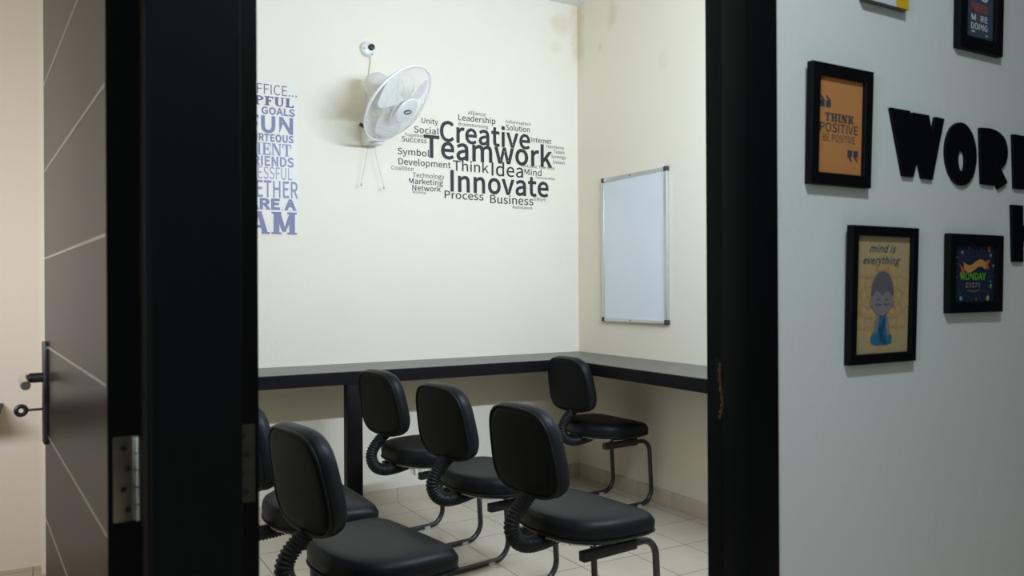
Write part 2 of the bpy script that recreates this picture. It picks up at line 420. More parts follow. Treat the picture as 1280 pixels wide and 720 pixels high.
    'v': (365, ['146 0 221 0 356 380 293 380 221 164 209 126 197 89 186 52 182 52 171 89 159 126 147 164 76 380 9 380']),
    'w': (561, ['125 0 199 0 253 204 262 240 270 277 279 314 282 314 291 277 299 241 308 205 363 0 440 0 543 380 482 380 426 160 418 125 411 90 403 55 400 55 373 160 314 380 251 380 192 160 183 125 175 90 167 55 163 55 141 160 84 380 19 380']),
    'x': (349, ['11 0 78 0 129 89 142 112 154 135 167 157 171 157 185 135 199 112 212 89 268 0 338 0 213 192 328 380 262 380 215 297 203 276 192 255 181 233 178 233 165 255 153 276 141 297 90 380 20 380 136 198']),
    'y': (365, ['71 -164 135 -146 181 -99 213 -32 356 380 293 380 225 169 194 62 190 62 177 98 165 135 153 169 76 380 9 380 162 -1 153 -29 134 -72 105 -101 68 -111 57 -110 47 -108 39 -105 26 -156 39 -160 54 -163']),
    'z': (332, ['25 0 312 0 312 52 105 52 306 346 306 380 46 380 46 328 225 328 25 34']),
}

for _c in GLYPHS:
    GLYPHS[_c] = (GLYPHS[_c][0], [[(int(q[i]) / 1000, int(q[i + 1]) / 1000) for i in range(0, len(q), 2)] for q in (l.split() for l in GLYPHS[_c][1])])
CAP = 0.514
_tc = {}


def grow(loop, d, hole):
    """move a closed outline outwards (holes inwards) by d"""
    area_ = sum(loop[i - 1][0] * p[1] - p[0] * loop[i - 1][1] for i, p in enumerate(loop))
    sg = 1 if area_ > 0 else -1
    if hole:
        sg = -sg
    out = []
    n = len(loop)
    for i in range(n):
        a, b, c = Vector(loop[i - 1]), Vector(loop[i]), Vector(loop[(i + 1) % n])
        e1, e2 = (b - a), (c - b)
        if e1.length < 1e-9 or e2.length < 1e-9:
            out.append(tuple(b))
            continue
        e1.normalize(); e2.normalize()
        n1, n2 = Vector((e1.y, -e1.x)) * sg, Vector((e2.y, -e2.x)) * sg
        m = n1 + n2
        k = m.length
        m = m / k if k > 1e-6 else n1
        out.append(tuple(b + m * d / max(.45, m.dot(n1))))
    return out


def inside(p, loop):
    r = False
    for i in range(len(loop)):
        (x1, y1), (x2, y2) = loop[i - 1], loop[i]
        if (y1 > p[1]) != (y2 > p[1]) and p[0] < (x2 - x1) * (p[1] - y1) / (y2 - y1) + x1:
            r = not r
    return r


def text_shape(body, bold=0.0, shear=0.0):
    """flat letter outlines; x runs 0..1 over the word, z in cap heights"""
    key = (body, bold, shear)
    if key in _tc:
        return _tc[key]
    bm = bmesh.new()
    cx = 0.0
    for ch in body:
        if ch == ' ':
            cx += .20
            continue
        adv, loops = GLYPHS[ch]
        loops = [l for l in loops if len(l) > 2]
        for l in loops:
            depth = sum(inside(l[0], q) for q in loops if q is not l)
            if depth % 2:
                continue
            hs = [h for h in loops if h is not l and inside(h[0], l) and sum(inside(h[0], q) for q in loops if q is not h) == depth + 1]
            edges = []
            for L_, hole in [(l, False)] + [(h, True) for h in hs]:
                L_ = grow(L_, bold, hole) if bold else L_
                vs = [bm.verts.new((cx + x + shear * y, y, 0)) for x, y in L_]
                edges += [bm.edges.new((vs[i], vs[(i + 1) % len(vs)])) for i in range(len(vs))]
            bmesh.ops.triangle_fill(bm, use_beauty=True, use_dissolve=False, edges=edges)
        cx += adv / 1000 + bold
    bm.verts.index_update()
    vs = [(v.co.x, v.co.y) for v in bm.verts]
    fs = [[v.index for v in f.verts] for f in bm.faces]
    bm.free()
    a, b = min(v[0] for v in vs), max(v[0] for v in vs)
    res = ([((x - a) / (b - a), y / CAP) for x, y in vs], fs)
    _tc[key] = res
    return res


def text_letters(body, bold=0.0):
    """the same word letter by letter"""
    v, f = text_shape(body, bold)
    par = list(range(len(v)))

    def root(i):
        while par[i] != i:
            par[i] = par[par[i]]
            i = par[i]
        return i
    for t in f:
        for k in t[1:]:
            par[root(k)] = root(t[0])
    span = {}
    for i, p in enumerate(v):
        r = root(i)
        a, b = span.get(r, (9, -9))
        span[r] = (min(a, p[0]), max(b, p[0]))
    groups = []                      # pieces that share one column (i and its dot, A and its bar) are one letter
    for r, (a, b) in sorted(span.items(), key=lambda q: q[1]):
        for g in groups:
            if min(b, g[1]) - max(a, g[0]) > 0.6 * min(b - a, g[1] - g[0]):
                g[0], g[1] = min(a, g[0]), max(b, g[1])
                g[2].add(r)
                break
        else:
            groups.append([a, b, {r}])
    out = []
    for a, b, rs in groups:
        idx = [i for i in range(len(v)) if root(i) in rs]
        mp = {i: k for k, i in enumerate(idx)}
        out.append(([v[i] for i in idx], [[mp[i] for i in t] for t in f if t[0] in mp]))
    return out


def slab_text(mb, body, x0, x1, z0, cap, y, m, st=0.26, thin=0.13, sh=0.10):
    """slab-serif capitals drawn from straight strokes"""
    W = dict(A=1.0, M=1.25, T=.85, E=.78, I=.42, N=.95, P=.8, F=.75, U=.9, L=.75, H=.95, K=.9)
    tot = sum(W[c] for c in body) + 0.08 * (len(body) - 1)
    sx = (x1 - x0) / tot
    cx = 0.0
    lift = [0.0]
    for c in body:
        w = W[c]

        def q(*pts):
            lift[0] -= 0.00003
            mb.prism([(x0 + (cx + px) * sx, z0 + pz * cap) for px, pz in pts], y + lift[0], y + lift[0], m=m)

        def bar(a, b, c0, d):
            q((a, c0), (b, c0), (b, d), (a, d))

        def serif(xc, zz, ww):
            bar(max(0, xc - ww / 2), min(w, xc + ww / 2), zz, zz + sh)

        def diag(xa, xb, t):
            q((xa - t / 2, 0), (xa + t / 2, 0), (xb + t / 2, 1), (xb - t / 2, 1))
        sw = st + 0.2
        if c in 'IPFLTE':
            xs = w / 2 if c in 'IT' else 0.1 + st / 2
            bar(xs - st / 2, xs + st / 2, 0, 1)
            serif(xs, 0, sw); serif(xs, 1 - sh, sw)
        if c in 'FE':
            bar(.1, w, 1 - thin, 1); bar(w - .1, w, .72, 1); bar(.1, w - .2, .46, .46 + thin); bar(w - .28, w - .18, .38, .66)
        if c in 'EL':
            bar(.1, w, 0, thin); bar(w - .1, w, 0, .32)
        if c == 'T':
            bar(0, w, 1 - thin, 1); bar(0, .1, .68, 1); bar(w - .1, w, .68, 1)
        if c == 'P':
            n = 10
            o_ = [(.36 + (w - .36) * math.sin(PI * i / n), .73 + .27 * math.cos(PI * i / n)) for i in range(n + 1)]
            i_ = [(.36 + (w - .36 - st * .85) * math.sin(PI * i / n), .73 + .15 * math.cos(PI * i / n)) for i in range(n + 1)]
            q(*(o_ + i_[::-1]))
        if c in 'UNMH':
            ta = st if c in 'UMH' else thin
            xa, xb = .1 + ta / 2, w - .1 - (st if c in 'MH' else thin) / 2
            tb = st if c in 'MH' else thin
            if c == 'U':
                bar(xa - ta / 2, xa + ta / 2, .3, 1); bar(xb - tb / 2, xb + tb / 2, .3, 1)
                n = 10
                l, r = xa - ta / 2, xb + tb / 2
                mid = (l + r) / 2
                o_ = [(mid - (mid - l) * math.cos(PI * i / n), .31 - .31 * math.sin(PI * i / n)) for i in range(n + 1)]
                i_ = [(mid - (mid - l - ta) * math.cos(PI * i / n) + (0 if i < n / 2 else (ta - tb) * abs(math.cos(PI * i / n))), .31 - .19 * math.sin(PI * i / n)) for i in range(n + 1)]
                q(*(o_ + i_[::-1]))
                serif(xa, 1 - sh, sw); serif(xb, 1 - sh, thin + .2)
            else:
                bar(xa - ta / 2, xa + ta / 2, 0, 1); bar(xb - tb / 2, xb + tb / 2, 0, 1)
                serif(xa, 0, ta + .2)
                if c == 'H':
                    serif(xb, 0, tb + .2); serif(xa, 1 - sh, ta + .2); serif(xb, 1 - sh, tb + .2); bar(xa, xb, .45, .45 + thin)
                if c == 'N':
                    q((xa - thin / 2, 1), (xa + st * .9, 1), (xb + tb / 2, 0), (xb - st * .8, 0))
                    serif(xb, 1 - sh, tb + .22); serif(xa, 1 - sh, ta + .12)
                if c == 'M':
                    mid = w / 2
                    q((xa - ta / 2, 1), (xa + st * .7, 1), (mid + .09, .12), (mid - .09, .12))
                    q((xb + tb / 2, 1), (xb - thin * .8, 1), (mid - .06, .12), (mid + .06, .12))
                    serif(xb, 0, tb + .2); serif(xa, 1 - sh, ta + .2); serif(xb, 1 - sh, tb + .2)
        if c == 'A':
            mid = w / 2
            q((.10, 0), (.10 + thin, 0), (mid + .04, 1), (mid - .1, 1))
            q((w - .08 - st, 0), (w - .08, 0), (mid + .1, 1), (mid - .1, 1))
            bar(.26, w - .26, .26, .26 + thin)
            serif(.15, 0, .3); serif(w - .2, 0, .4)
        if c == 'K':
            bar(.1, .1 + st, 0, 1); serif(.1 + st / 2, 0, sw); serif(.1 + st / 2, 1 - sh, sw)
            q((.3, .42), (w - .25, 1), (w, 1), (.42, .36)); q((.36, .56), (.56, .62), (w, 0), (w - st, 0))
        cx += w + 0.08


def tag(o, label=None, cat=None, group=None, kind=None):
    if label: o['label'] = label
    if cat: o['category'] = cat
    if group: o['group'] = group
    if kind: o['kind'] = kind
    return o


def empty(name, loc, rot=(0, 0, 0)):
    o = bpy.data.objects.new(name, None)
    o.empty_display_size = 0.1
    COL.objects.link(o)
    o.location = loc
    o.rotation_euler = rot
    return o


def arc(c, r, a0, a1, n, ax, ay):
    """points of an arc about c in the plane of unit vectors ax, ay"""
    return [Vector(c) + Vector(ax) * r * math.cos(a0 + (a1 - a0) * i / n) + Vector(ay) * r * math.sin(a0 + (a1 - a0) * i / n) for i in range(n + 1)]


def catmull(pts, n=8, closed=False):
    P = [Vector(p) for p in pts]
    out = []
    m = len(P)
    for i in range(m if closed else m - 1):
        if closed:
            a, b, c, d = P[i - 1], P[i], P[(i + 1) % m], P[(i + 2) % m]
        else:
            a, b, c, d = P[max(0, i - 1)], P[i], P[i + 1], P[min(m - 1, i + 2)]
        for k in range(n):
            t = k / n
            out.append(0.5 * ((2 * b) + (c - a) * t + (2 * a - 5 * b + 4 * c - d) * t * t + (3 * b - a - 3 * c + d) * t ** 3))
    if not closed:
        out.append(P[-1])
    return out


# ------------------------------------------------------------------ the room shell
LB = 3.90                                  # back wall of the left room
def struct(name, mb, m, parent=None, angle=35):
    o = mb.build(name, m, parent, angle)
    if not parent:
        o['kind'] = 'structure'
    return o


struct('floor', MB().box(-2.4, 4.6, -2.6, D + .1, -0.08, 0.0), M['floor'])
struct('ceiling', MB().box(-2.4, 4.6, -2.6, D + .1, CEIL, CEIL + 0.08), M['ceiling'])
struct('wall_back', MB().box(0.16, U + .1, D, D + .1, 0, CEIL), M['wall'])
struct('wall_right', MB().box(U, U + .1, FW + FT, D, 0, CEIL), M['wall'])
struct('wall_partition', MB().box(0.115, 0.205, FW + FT + .002, D + .1, 0, CEIL), M['wall'])
struct('wall_left', MB().box(-2.4, -2.3, FW + FT, LB, 0, CEIL), M['wall'])
struct('wall_rear', MB().box(-2.4, 0.115, LB, LB + .1, 0, CEIL), M['wall'])
struct('wall_column', MB().box(-0.035, 0.115, LB - .12, LB, 0, CEIL), M['wall'])
# front wall of the hall, with the two doorways left open
DH = 2.12
struct('wall_front', MB().box(1.172, 4.5, FW, FW + FT, 0, CEIL)
       .box(-0.97, 1.172, FW, FW + FT, DH + .06, CEIL).box(-2.4, -0.97, FW, FW + FT, 0, CEIL), M['hall_wall'])
# tiled skirting in the meeting room
sk = MB()
x = 0.21
for k in range(20):
    x1 = min(1.615 - 0.28 * 5 + 0.28 * (k + 1), U)
    if x1 - x > 0.01:
        sk.box(x, x1 - .002, D - .010, D, 0, 0.079, bev=0.0015)
    x = x1
    if x >= U:
        break
struct('baseboard_back', sk, M['skirting'])
sk = MB()
y = D - .011
while y > FW + FT + .05:
    y1 = max(y - 0.28, FW + FT + .01)
    sk.box(U - .010, U, y1 + .002, y, 0, 0.083, bev=0.0015)
    y = y1
struct('baseboard_right', sk, M['skirting'])

# door frames: right jamb, middle post between the two doorways, left jamb, heads
trim = MB()
trim.box(1.092, 1.171, FW - .004, FW + .058, 0, DH + .06, bev=.0015).box(1.106, 1.171, FW + .058, FW + FT, 0, DH + .06)
jamb = struct('trim_1', trim, M['black_paint'])
st = MB().box(1.1052, 1.1064, 1.112, 1.142, 0.893, 1.014, bev=.0004)
sp = st.build('strike_plate', M['black_paint'], jamb)
st = MB().tube(catmull([(1.1050, 1.126, 1.005), (1.1048, 1.129, .985), (1.1046, 1.125, .955), (1.1046, 1.122, .93), (1.1048, 1.127, .91), (1.1050, 1.128, .898)], 6), [.0035 + .0015 * math.sin(k * 1.7) for k in range(31)], 8)
st.build('rusted_lip', M['rust'], sp)['label'] = 'rusty brown lip of the strike plate'
post = MB()
post.prism([(0.100, FW + .006), (0.106, FW), (0.2092, FW), (0.210, FW + .0008), (0.210, FW + .07), (0.212, FW + .07), (0.212, FW + FT), (0.108, FW + FT), (0.108, FW + .07), (0.100, FW + .07)], 0, DH + .06)
post.v = [(a, c, b) for a, b, c in post.v]
struct('trim_2', post, M['black_paint'])
struct('trim_3', MB().box(-0.97, -0.885, FW - .004, FW + FT, 0, DH + .06), M['black_paint'])
struct('trim_4', MB().box(0.212, 1.092, FW - .004, FW + FT, DH, DH + .06).box(-0.885, 0.100, FW - .004, FW + FT, DH, DH + .06), M['black_paint'])


# ------------------------------------------------------------------ doors
def hinge(parent, x0, x1, z0, z1, m, knuckle=True):
    """hinge leaf on the edge of the door leaf (local: hinge edge is y=0, facing -y)"""
    h = MB().box(x0, x1, -.0025, 0.0, z0, z1, bev=.0006)
    pl = h.build('hinge_plate', m, parent)
    s = MB()
    for k in range(4):
        zz = z0 + (z1 - z0) * (0.14 + 0.24 * k)
        xx = x0 + (x1 - x0) * (0.42 if k % 2 else 0.60)
        s.tube([(xx, -.0034, zz), (xx, -.002, zz)], .0040, 12)
    s.build('screw', M['black_plastic'], pl)
    if knuckle:
        kk = MB()
        n = 5
        for k in range(n):
            a = z0 + (z1 - z0) * k / n
            kk.tube([(x1 + .002, -.005, a + .0008), (x1 + .002, -.005, a + (z1 - z0) / n - .0008)], .0065, 14)
        kk.build('hinge_knuckle', M['chrome'], pl)
    return pl


# left door: hinged on the middle post, opened a little past 90 degrees into the left room
DW, DT = 0.952, 0.040
door = MB().box(0, DT, 0.0015, DW, 0.008, DH - .005, m=M['door']).box(0.0006, DT - .0006, 0, 0.0025, 0.0085, DH - .0055, m=M['door_edge'])
dl = struct('door_1', door, None)
dl.location = (0.0640, FW + FT + .004, 0)
dl.rotation_euler = (0, 0, math.radians(4.5))
for k in range(-5, 5):
    z = 1.222 + 0.1965 * k
    if 0.1 < z < DH - .05:
        MB().box(-0.0008, 0.001, 0.004, DW - .002, z - .0021, z + .0021).build('inlay_strip', M['inlay'], dl)
for z0 in (0.20, 0.846, 1.80):
    hinge(dl, 0.006, 0.035, z0, z0 + .112, M['worn_steel'])
# lock plate with lever and key
lk = MB().box(-0.009, 0, DW - .085, DW - .038, 0.812, 1.037, bev=.003)
lock = lk.build('lock_plate', M['black_metal'], dl)
lv = MB()
lv.tube([(-.008, DW - .062, .958), (-.034, DW - .062, .958)], .011, 14)
lv.build('lever_spindle', M['black_metal'], dl)
lv = MB()
lv.tube(catmull([(-.034, DW - .062, .958), (-.046, DW - .072, .958), (-.048, DW - .10, .956), (-.047, DW - .165, .952)], 6), .0095, 12)
lv.build('lever_handle', M['chrome'], dl)['label'] = 'bright lever handle'
ky = MB().tube([(-.008, DW - .060, .888), (-.040, DW - .060, .888)], .0028, 8)
ring = arc((-.050, DW - .060, .888), .0095, 0, 2 * PI, 20, (1, 0, 0), (0, 0, 1))[:-1]
ky.tube(ring, .0048, 8, closed=True)
ky.build('key', M['black_metal'], dl)['label'] = 'dark key left in the lock'

# right door: hinged on the other side of the post, opened along the partition
door = MB().box(0, DT, 0.0015, 0.86, 0.008, DH - .005, m=M['door']).box(0.0006, DT - .0006, 0, 0.0025, 0.0085, DH - .0055, m=M['door_edge'])
dr = struct('door_2', door, None)
dr.location = (0.2165, FW + FT + .004, 0)
for z0 in (0.20, 0.850, 1.80):
    hinge(dr, 0.004, 0.034, z0, z0 + .110, M['dark_steel'], knuckle=False)

# ------------------------------------------------------------------ counters
ZC, TC, WC = 0.761, 0.062, 0.396
ct = empty('counter', (1.6, D - .2, 0))
tag(ct, 'dark L-shaped wall counter running under the word lettering and the whiteboard', 'counter')


def relb(mb):
    mb.v = [(a - 1.6, b - (D - .2), c) for a, b, c in mb.v]
    return mb


def L_outline(inset=0.0):
    return [(0.215, D - .001), (0.215, D - WC), (U - WC, D - WC), (U - WC, FW + FT + .25), (U - .001, FW + FT + .25), (U - .001, D - .001)]


def L_slab(z0, z1):
    mb = MB().prism(L_outline(), z0, z1)
    mb.v = [(a, c, b) for a, b, c in mb.v]
    return relb(mb)


L_slab(ZC - TC, ZC - .0035).build('slab', M['counter_edge'], ct)
L_slab(ZC - .0035, ZC).build('worktop', M['counter_top'], ct)['label'] = 'grey reflecting worktop'
relb(MB().box(1.212, 1.287, D - WC + .004, D - WC + .06, 0, ZC - TC, bev=.002)).build('leg', M['counter_edge'], ct)
relb(MB().box(0.222, 0.29, D - WC + .004, D - WC + .06, 0, ZC - TC, bev=.002)).build('leg', M['counter_edge'], ct)
relb(MB().box(U - WC + .004, U - WC + .06, FW + FT + .26, FW + FT + .33, 0, ZC - TC, bev=.002)).build('leg', M['counter_edge'], ct)

# table of the left room, only its corner reaches into the picture
tb = empty('wall_table', (-0.8, LB - .22, 0))
tag(tb, 'dark edged table end at the left rim of the picture in the left room', 'table')
MB().box(-.62, .632, -.22, .21, .672, .690, bev=.002).build('tabletop', M['counter_edge'], tb)
for sx in (-.58, .45):
    MB().box(sx, sx + .05, -.19, -.14, 0, .672, bev=.002).build('leg', M['counter_edge'], tb)


# ------------------------------------------------------------------ chairs (local: faces +x, origin on the floor under the seat)
def seat_outline(n=10, s=1.0):
    half = [(0.205, 0.0), (0.204, 0.10), (0.198, 0.170), (0.176, 0.206), (0.13, 0.217), (0.04, 0.218), (-0.05, 0.208),
            (-0.125, 0.178), (-0.175, 0.125), (-0.198, 0.06), (-0.203, 0.0)]
    pts = half + [(a, -b) for a, b in half[-2:0:-1]]
    return [(p.x * 0.80, p.y * 0.98) for p in catmull([(a, b, 0) for a, b in pts], 4, closed=True)]


def inset_ring(out, d, z, crown=0.0):
    ext = 0.21
    res = []
    for a, b in out:
        k = 1 - d / ext
        res.append((a * k, b * k, z))
    return res


def fray(parent, seed, x0, x1, short, share, long_):
    """torn lining edge hanging from the rear left rim of the seat"""
    rnd = random.Random(seed)
    rim_pts = sorted([(a, b) for a, b in seat_outline() if b < -.02 and x0 < a < x1], key=lambda q: q[0] - q[1])
    top, low = [], []
    for q0, q1 in zip(rim_pts, rim_pts[1:]):
        n = max(1, int((Vector(q1) - Vector(q0)).length / .0028))
        for t in range(n):
            a = (q0[0] + (q1[0] - q0[0]) * t / n) * .955
            b = (q0[1] + (q1[1] - q0[1]) * t / n) * .955
            d = rnd.uniform(.4, 1) * long_ if rnd.random() < share else rnd.uniform(.2, 1) * short
            k = rnd.uniform(-.35, .35) * d
            top.append(Vector((a, b, .380)))
            low.append(Vector((a + k, b - .4 * abs(k), .3765 - d)))
    n = len(top)
    mb = MB().add(top + low, [[i, i + 1, n + i + 1, n + i] for i in range(n - 1)])
    mb.build('frayed_lining', M['lining'], parent)['label'] = 'pale frayed lining hanging under the seat'


def make_chair():
    root = empty('visitor_chair', (0, 0, 0))
    # seat cushion
    out = seat_outline()
    prof = [(0.030, .392), (0.008, .394), (0.001, .402), (-0.003, .418), (-0.004, .434), (-0.001, .448), (0.007, .459), (0.020, .4655), (0.05, .469), (0.10, .471), (0.16, .472), (0.195, .472)]
    s = MB().rings([inset_ring(out, d, z - .016) for d, z in prof])
    # waterfall: the front drops slightly
    s.v = [(a, b, c - (0.010 * max(0, (a - .06) / .10) ** 2 if c > .425 else 0)) for a, b, c in s.v]
    seat = s.build('seat', M['vinyl'], root, angle=60)
    sm = MB()
    sm.tube([(a * 1.014, b * 1.014, .389) for a, b in out], .0028, 6, closed=True)
    sm.build('seam', M['vinyl'], seat)
    ln = MB().rings([inset_ring(out, d, z) for d, z in [(0.02, .3765), (0.03, .369), (0.06, .367)]])
    lining = ln.build('seat_base', M['black_plastic'], seat)
    fray(seat, 5, -.162, -.075, .0035, .05, .010)
    # backrest: rear cover plus cushion with a side band
    W, H = 0.165, 0.1425
    TILT = math.radians(9.7)

    def b_out(grow=0.0):
        o = []
        n = 64
        for i in range(n):
            t = 2 * PI * i / n
            c, s_ = math.cos(t), math.sin(t)
            e = 2 / 3.6
            yy = (W + grow) * math.copysign(abs(c) ** e, c)
            zz = (H + grow) * math.copysign(abs(s_) ** e, s_)
            yy *= 1.0 - 0.10 * (zz / H)
            o.append((yy, zz))
        return o

    def place(xx, yy, zz):
        xx = xx + 0.40 * yy * yy
        return (BX + xx * math.cos(TILT) - zz * math.sin(TILT), yy, BZ + zz * math.cos(TILT) + xx * math.sin(TILT))
    BX, BZ = -0.236, 0.650
    def ring(d, xx):
        return [place(xx, yy, zz) for yy, zz in b_out(-d)]
    def scaled(k, xx):
        return [place(xx, yy * k, zz * k) for yy, zz in b_out(0)]
    cu = MB().rings([scaled(.3, .004), ring(.030, .003), ring(.006, .002), ring(.0, .008), ring(-.002, .024), ring(.001, .040), ring(.010, .052), ring(.026, .060), scaled(.72, .066), scaled(.4, .070), scaled(.1, .071)])
    back = cu.build('backrest', M['vinyl'], root, angle=60)
    rc = MB().rings([scaled(.05, -.004), scaled(.5, -.0045), ring(.045, -.004), ring(.022, -.003), ring(.012, .000), ring(.009, .004)], cap1=False)
    rc.build('rear_cover', M['back_cloth'], back, angle=60)['label'] = 'matt cloth rear cover'
    pp = MB().tube(ring(.0045, .0008), .0042, 8, closed=True)
    pp.build('piping', M['vinyl'], back)
    # corrugated tube joining backrest and seat
    ctrl = [(-0.168, 0, .568), (-0.184, 0, .530), (-0.222, 0, .496), (-0.262, 0, .455), (-0.276, 0, .415), (-0.256, 0, .372), (-0.212, 0, .352), (-0.155, 0, .352), (-.09, 0, .362)]
    path = catmull(ctrl, 10)
    # resample evenly
    L = [0]
    for a, b in zip(path, path[1:]):
        L.append(L[-1] + (b - a).length)
    step = 0.0026
    n = int(L[-1] / step)
    pts, rad = [], []
    j = 0
    for i in range(n + 1):
        t = i * step
        while j < len(L) - 2 and L[j + 1] < t:
            j += 1
        pts.append(path[j].lerp(path[j + 1], (t - L[j]) / (L[j + 1] - L[j])))
        rad.append((.0215, .0250, .0260, .0225)[i % 4])
    pts = [q + Vector((.013, 0, .004)) for q in pts]
    MB().tube(pts, rad, 16).build('bellows_tube', M['rubber'], root, angle=80)
    MB().box(-.12, .12, -.03, .03, .354, .370, bev=.003).build('support_bar', M['black_metal'], root)
    # cantilever legs, one each side, joined behind
    for sy in (-1, 1):
        y = sy * 0.153
        MB().box(-.115, .105, y - .014, y + .014, .326, .357, bev=.004).build('side_rail', M['black_metal'], root)
        pth = [Vector((.06, y, .342))] + arc((.140, y, .282), .060, PI / 2, 0.06, 8, (1, 0, 0), (0, 0, 1)) + \
              [Vector((.205, y, .20))] + [Vector((.212, y, .085))] + arc((.142, y, .082), .070, 0, -PI / 2, 8, (1, 0, 0), (0, 0, 1)) + \
              [Vector((.02, y, .0125)), Vector((-.24, y, .0125))]
        lg = MB().tube(pth, .0115, 14).build('leg', M['leg_paint'], root, angle=60)
        for gx in (.118, -.20):
            MB().box(gx - .016, gx + .016, y - .0125, y + .0125, 0.0, .014, bev=.002).build('foot_glide', M['glide'], lg)
    MB().tube([(-.235, -.153, .0125), (-.235, .153, .0125)], .0115, 12).build('rear_stretcher', M['leg_paint'], root)
    MB().box(.085, .115, -.153, .153, .340, .372, bev=.003).build('front_stretcher', M['black_metal'], root)
    return root


def copy_tree(o, parent=None):
    c = o.copy()
    COL.objects.link(c)
    if parent:
        c.parent = parent
    for ch in list(o.children):
        copy_tree(ch, c)
    return c


proto = make_chair()
CHAIRS = [  # x, y, heading (degrees), label
    (2.540, 3.470, 4.0, 'black vinyl chair in the far right corner, partly under the counter below the whiteboard'),
    (1.478, 2.153, 6.0, 'black vinyl chair in the middle foreground, nearest to the right, with seat fully in view'),
    (1.487, 2.772, 8.5, 'black vinyl chair second in its row, just behind the middle foreground chair'),
    (1.464, 3.369, 9.4, 'black vinyl chair pulled up by the counter leg, with torn pale lining under its seat'),
    (0.782, 2.144, 9.2, 'black vinyl chair at the lower left with dusty rear cover, closest to the camera'),
    (0.773, 2.691, 1.0, 'black vinyl chair half hidden behind the door post and the dusty chair'),
]
chairs = []
for i, (x, y, a, lab) in enumerate(CHAIRS):
    c = proto if i == 0 else copy_tree(proto)
    c.location = (x, y, 0)
    c.rotation_euler = (0, 0, math.radians(a))
    tag(c, lab, 'chair', 'black chairs in the meeting room')
    chairs.append(c)
for ch in chairs[3].children:
    if ch.name.startswith('seat'):
        fray(ch, 12, -.150, .0, .004, .16, .034)


# ------------------------------------------------------------------ lettering on the back wall
cloud = empty('wall_lettering', (2.15, D, 1.85))
tag(cloud, 'dark vinyl word cloud lettering on the back wall around Creative Teamwork', 'wall decal')
WORDS = [('Alliance', 2.053, 2.166, 2.133, 0.02), ('Leadership', 1.993, 2.23, 2.095, 0.032), ('Brainstorming', 1.994, 2.183, 2.065, 0.018),
         ('Unity', 1.769, 1.868, 2.057, 0.028), ('Social', 1.723, 1.871, 2.001, 0.035), ('Together', 1.669, 1.781, 1.977, 0.016),
         ('Success', 1.651, 1.799, 1.947, 0.027), ('Creative', 1.878, 2.463, 1.970, 0.109), ('Information', 2.301, 2.468, 2.108, 0.017),
         ('Solution', 2.299, 2.461, 2.068, 0.031), ('Internet', 2.469, 2.611, 2.013, 0.028), ('Teamwork', 1.78, 2.619, 1.873, 0.119),
         ('Symbol', 1.627, 1.814, 1.875, 0.034), ('Development', 1.632, 1.944, 1.821, 0.033), ('Coalition', 1.591, 1.72, 1.79, 0.021),
         ('Harmony', 2.578, 2.703, 1.987, 0.018), ('Team', 2.626, 2.705, 1.958, 0.020), ('Synergy', 2.607, 2.717, 1.930, 0.018),
         ('Union', 2.623, 2.707, 1.896, 0.020), ('Think', 1.957, 2.184, 1.81, 0.056), ('Idea', 2.203, 2.414, 1.798, 0.075),
         ('Outside The Box', 2.4, 2.635, 1.860, 0.017), ('Mind', 2.422, 2.541, 1.816, 0.035), ('Partnership', 2.501, 2.632, 1.798, 0.013),
         ('Technology', 1.715, 1.904, 1.757, 0.025), ('Marketing', 1.693, 1.896, 1.721, 0.029), ('Network', 1.712, 1.882, 1.685, 0.029),
         ('Working', 1.712, 1.791, 1.67, 0.011), ('Innovate', 1.941, 2.591, 1.694, 0.114), ('Process', 1.905, 2.15, 1.651, 0.043),
         ('Business', 2.193, 2.483, 1.639, 0.046), ('Effort', 2.488, 2.57, 1.666, 0.018), ('Assistance', 2.338, 2.476, 1.614, 0.017)]
for w, a, b, z, hgt in WORDS:
    big = hgt > 0.1
    m = M['decal'] if hgt > 0.026 else M['decal_thin']
    wo = empty('word', (a - 2.15, 0, z - 1.85))
    wo.parent = cloud
    wo['label'] = 'the word ' + w + ' in dark vinyl'
    for vs, fs in text_letters(w, 0.016 if big else 0.007):
        MB().add([(p * (b - a), -0.0012, q * hgt) for p, q in vs], fs).build('letter', m, wo)

poster = empty('wall_poster', (0.9, D, 1.8))
tag(poster, 'tall white sticker sheet with blue violet words on the back wall beside the door post', 'poster')
sheet = MB().box(0.62 - .9, 1.093 - .9, -0.0015, -0.0002, 1.418 - 1.8, 2.19 - 1.8, m=M['sheet'])


def line(w, mb, k):
    sheet.add([(x - .9, y, z - 1.8) for x, y, z in mb.v], mb.f, M['purple%d' % k])


line('FICE...', MB().text('OFFICE...', 0.842, 1.086, 2.118, 0.050, -0.0022), 0)
mb = MB(); slab_text(mb, 'HELPFUL', 0.723, 1.069, 2.062, 0.046, -0.0022, None); line('PFUL', mb, 1)
line('GOALS', MB().text('GOALS', 0.910, 1.075, 2.020, 0.033, -0.0022, bold=.03), 2)
line('UN', MB().text('FUN', 0.840, 1.066, 1.930, 0.078, -0.0022, bold=.024), 2)
line('RTEOUS', MB().text('COURTEOUS', 0.800, 1.068, 1.886, 0.034, -0.0022, bold=.03), 2)
mb = MB(); slab_text(mb, 'PATIENT', 0.7355, 1.056, 1.816, 0.060, -0.0022, None, st=.2, thin=.09, sh=.06); line('IENT', mb, 3)
line('IENDS', MB().text('FRIENDS', 0.838, 1.068, 1.764, 0.045, -0.0022, bold=.025), 3)
line('SSFUL', MB().text('SUCCESSFUL', 0.765, 1.060, 1.698, 0.060, -0.0022), 4)
line('THER', MB().text('TOGETHER', 0.745, 1.089, 1.608, 0.081, -0.0022, bold=.01), 3)
line('RE A', MB().text('ARE A', 0.836, 1.081, 1.550, 0.048, -0.0022, bold=.04), 2)
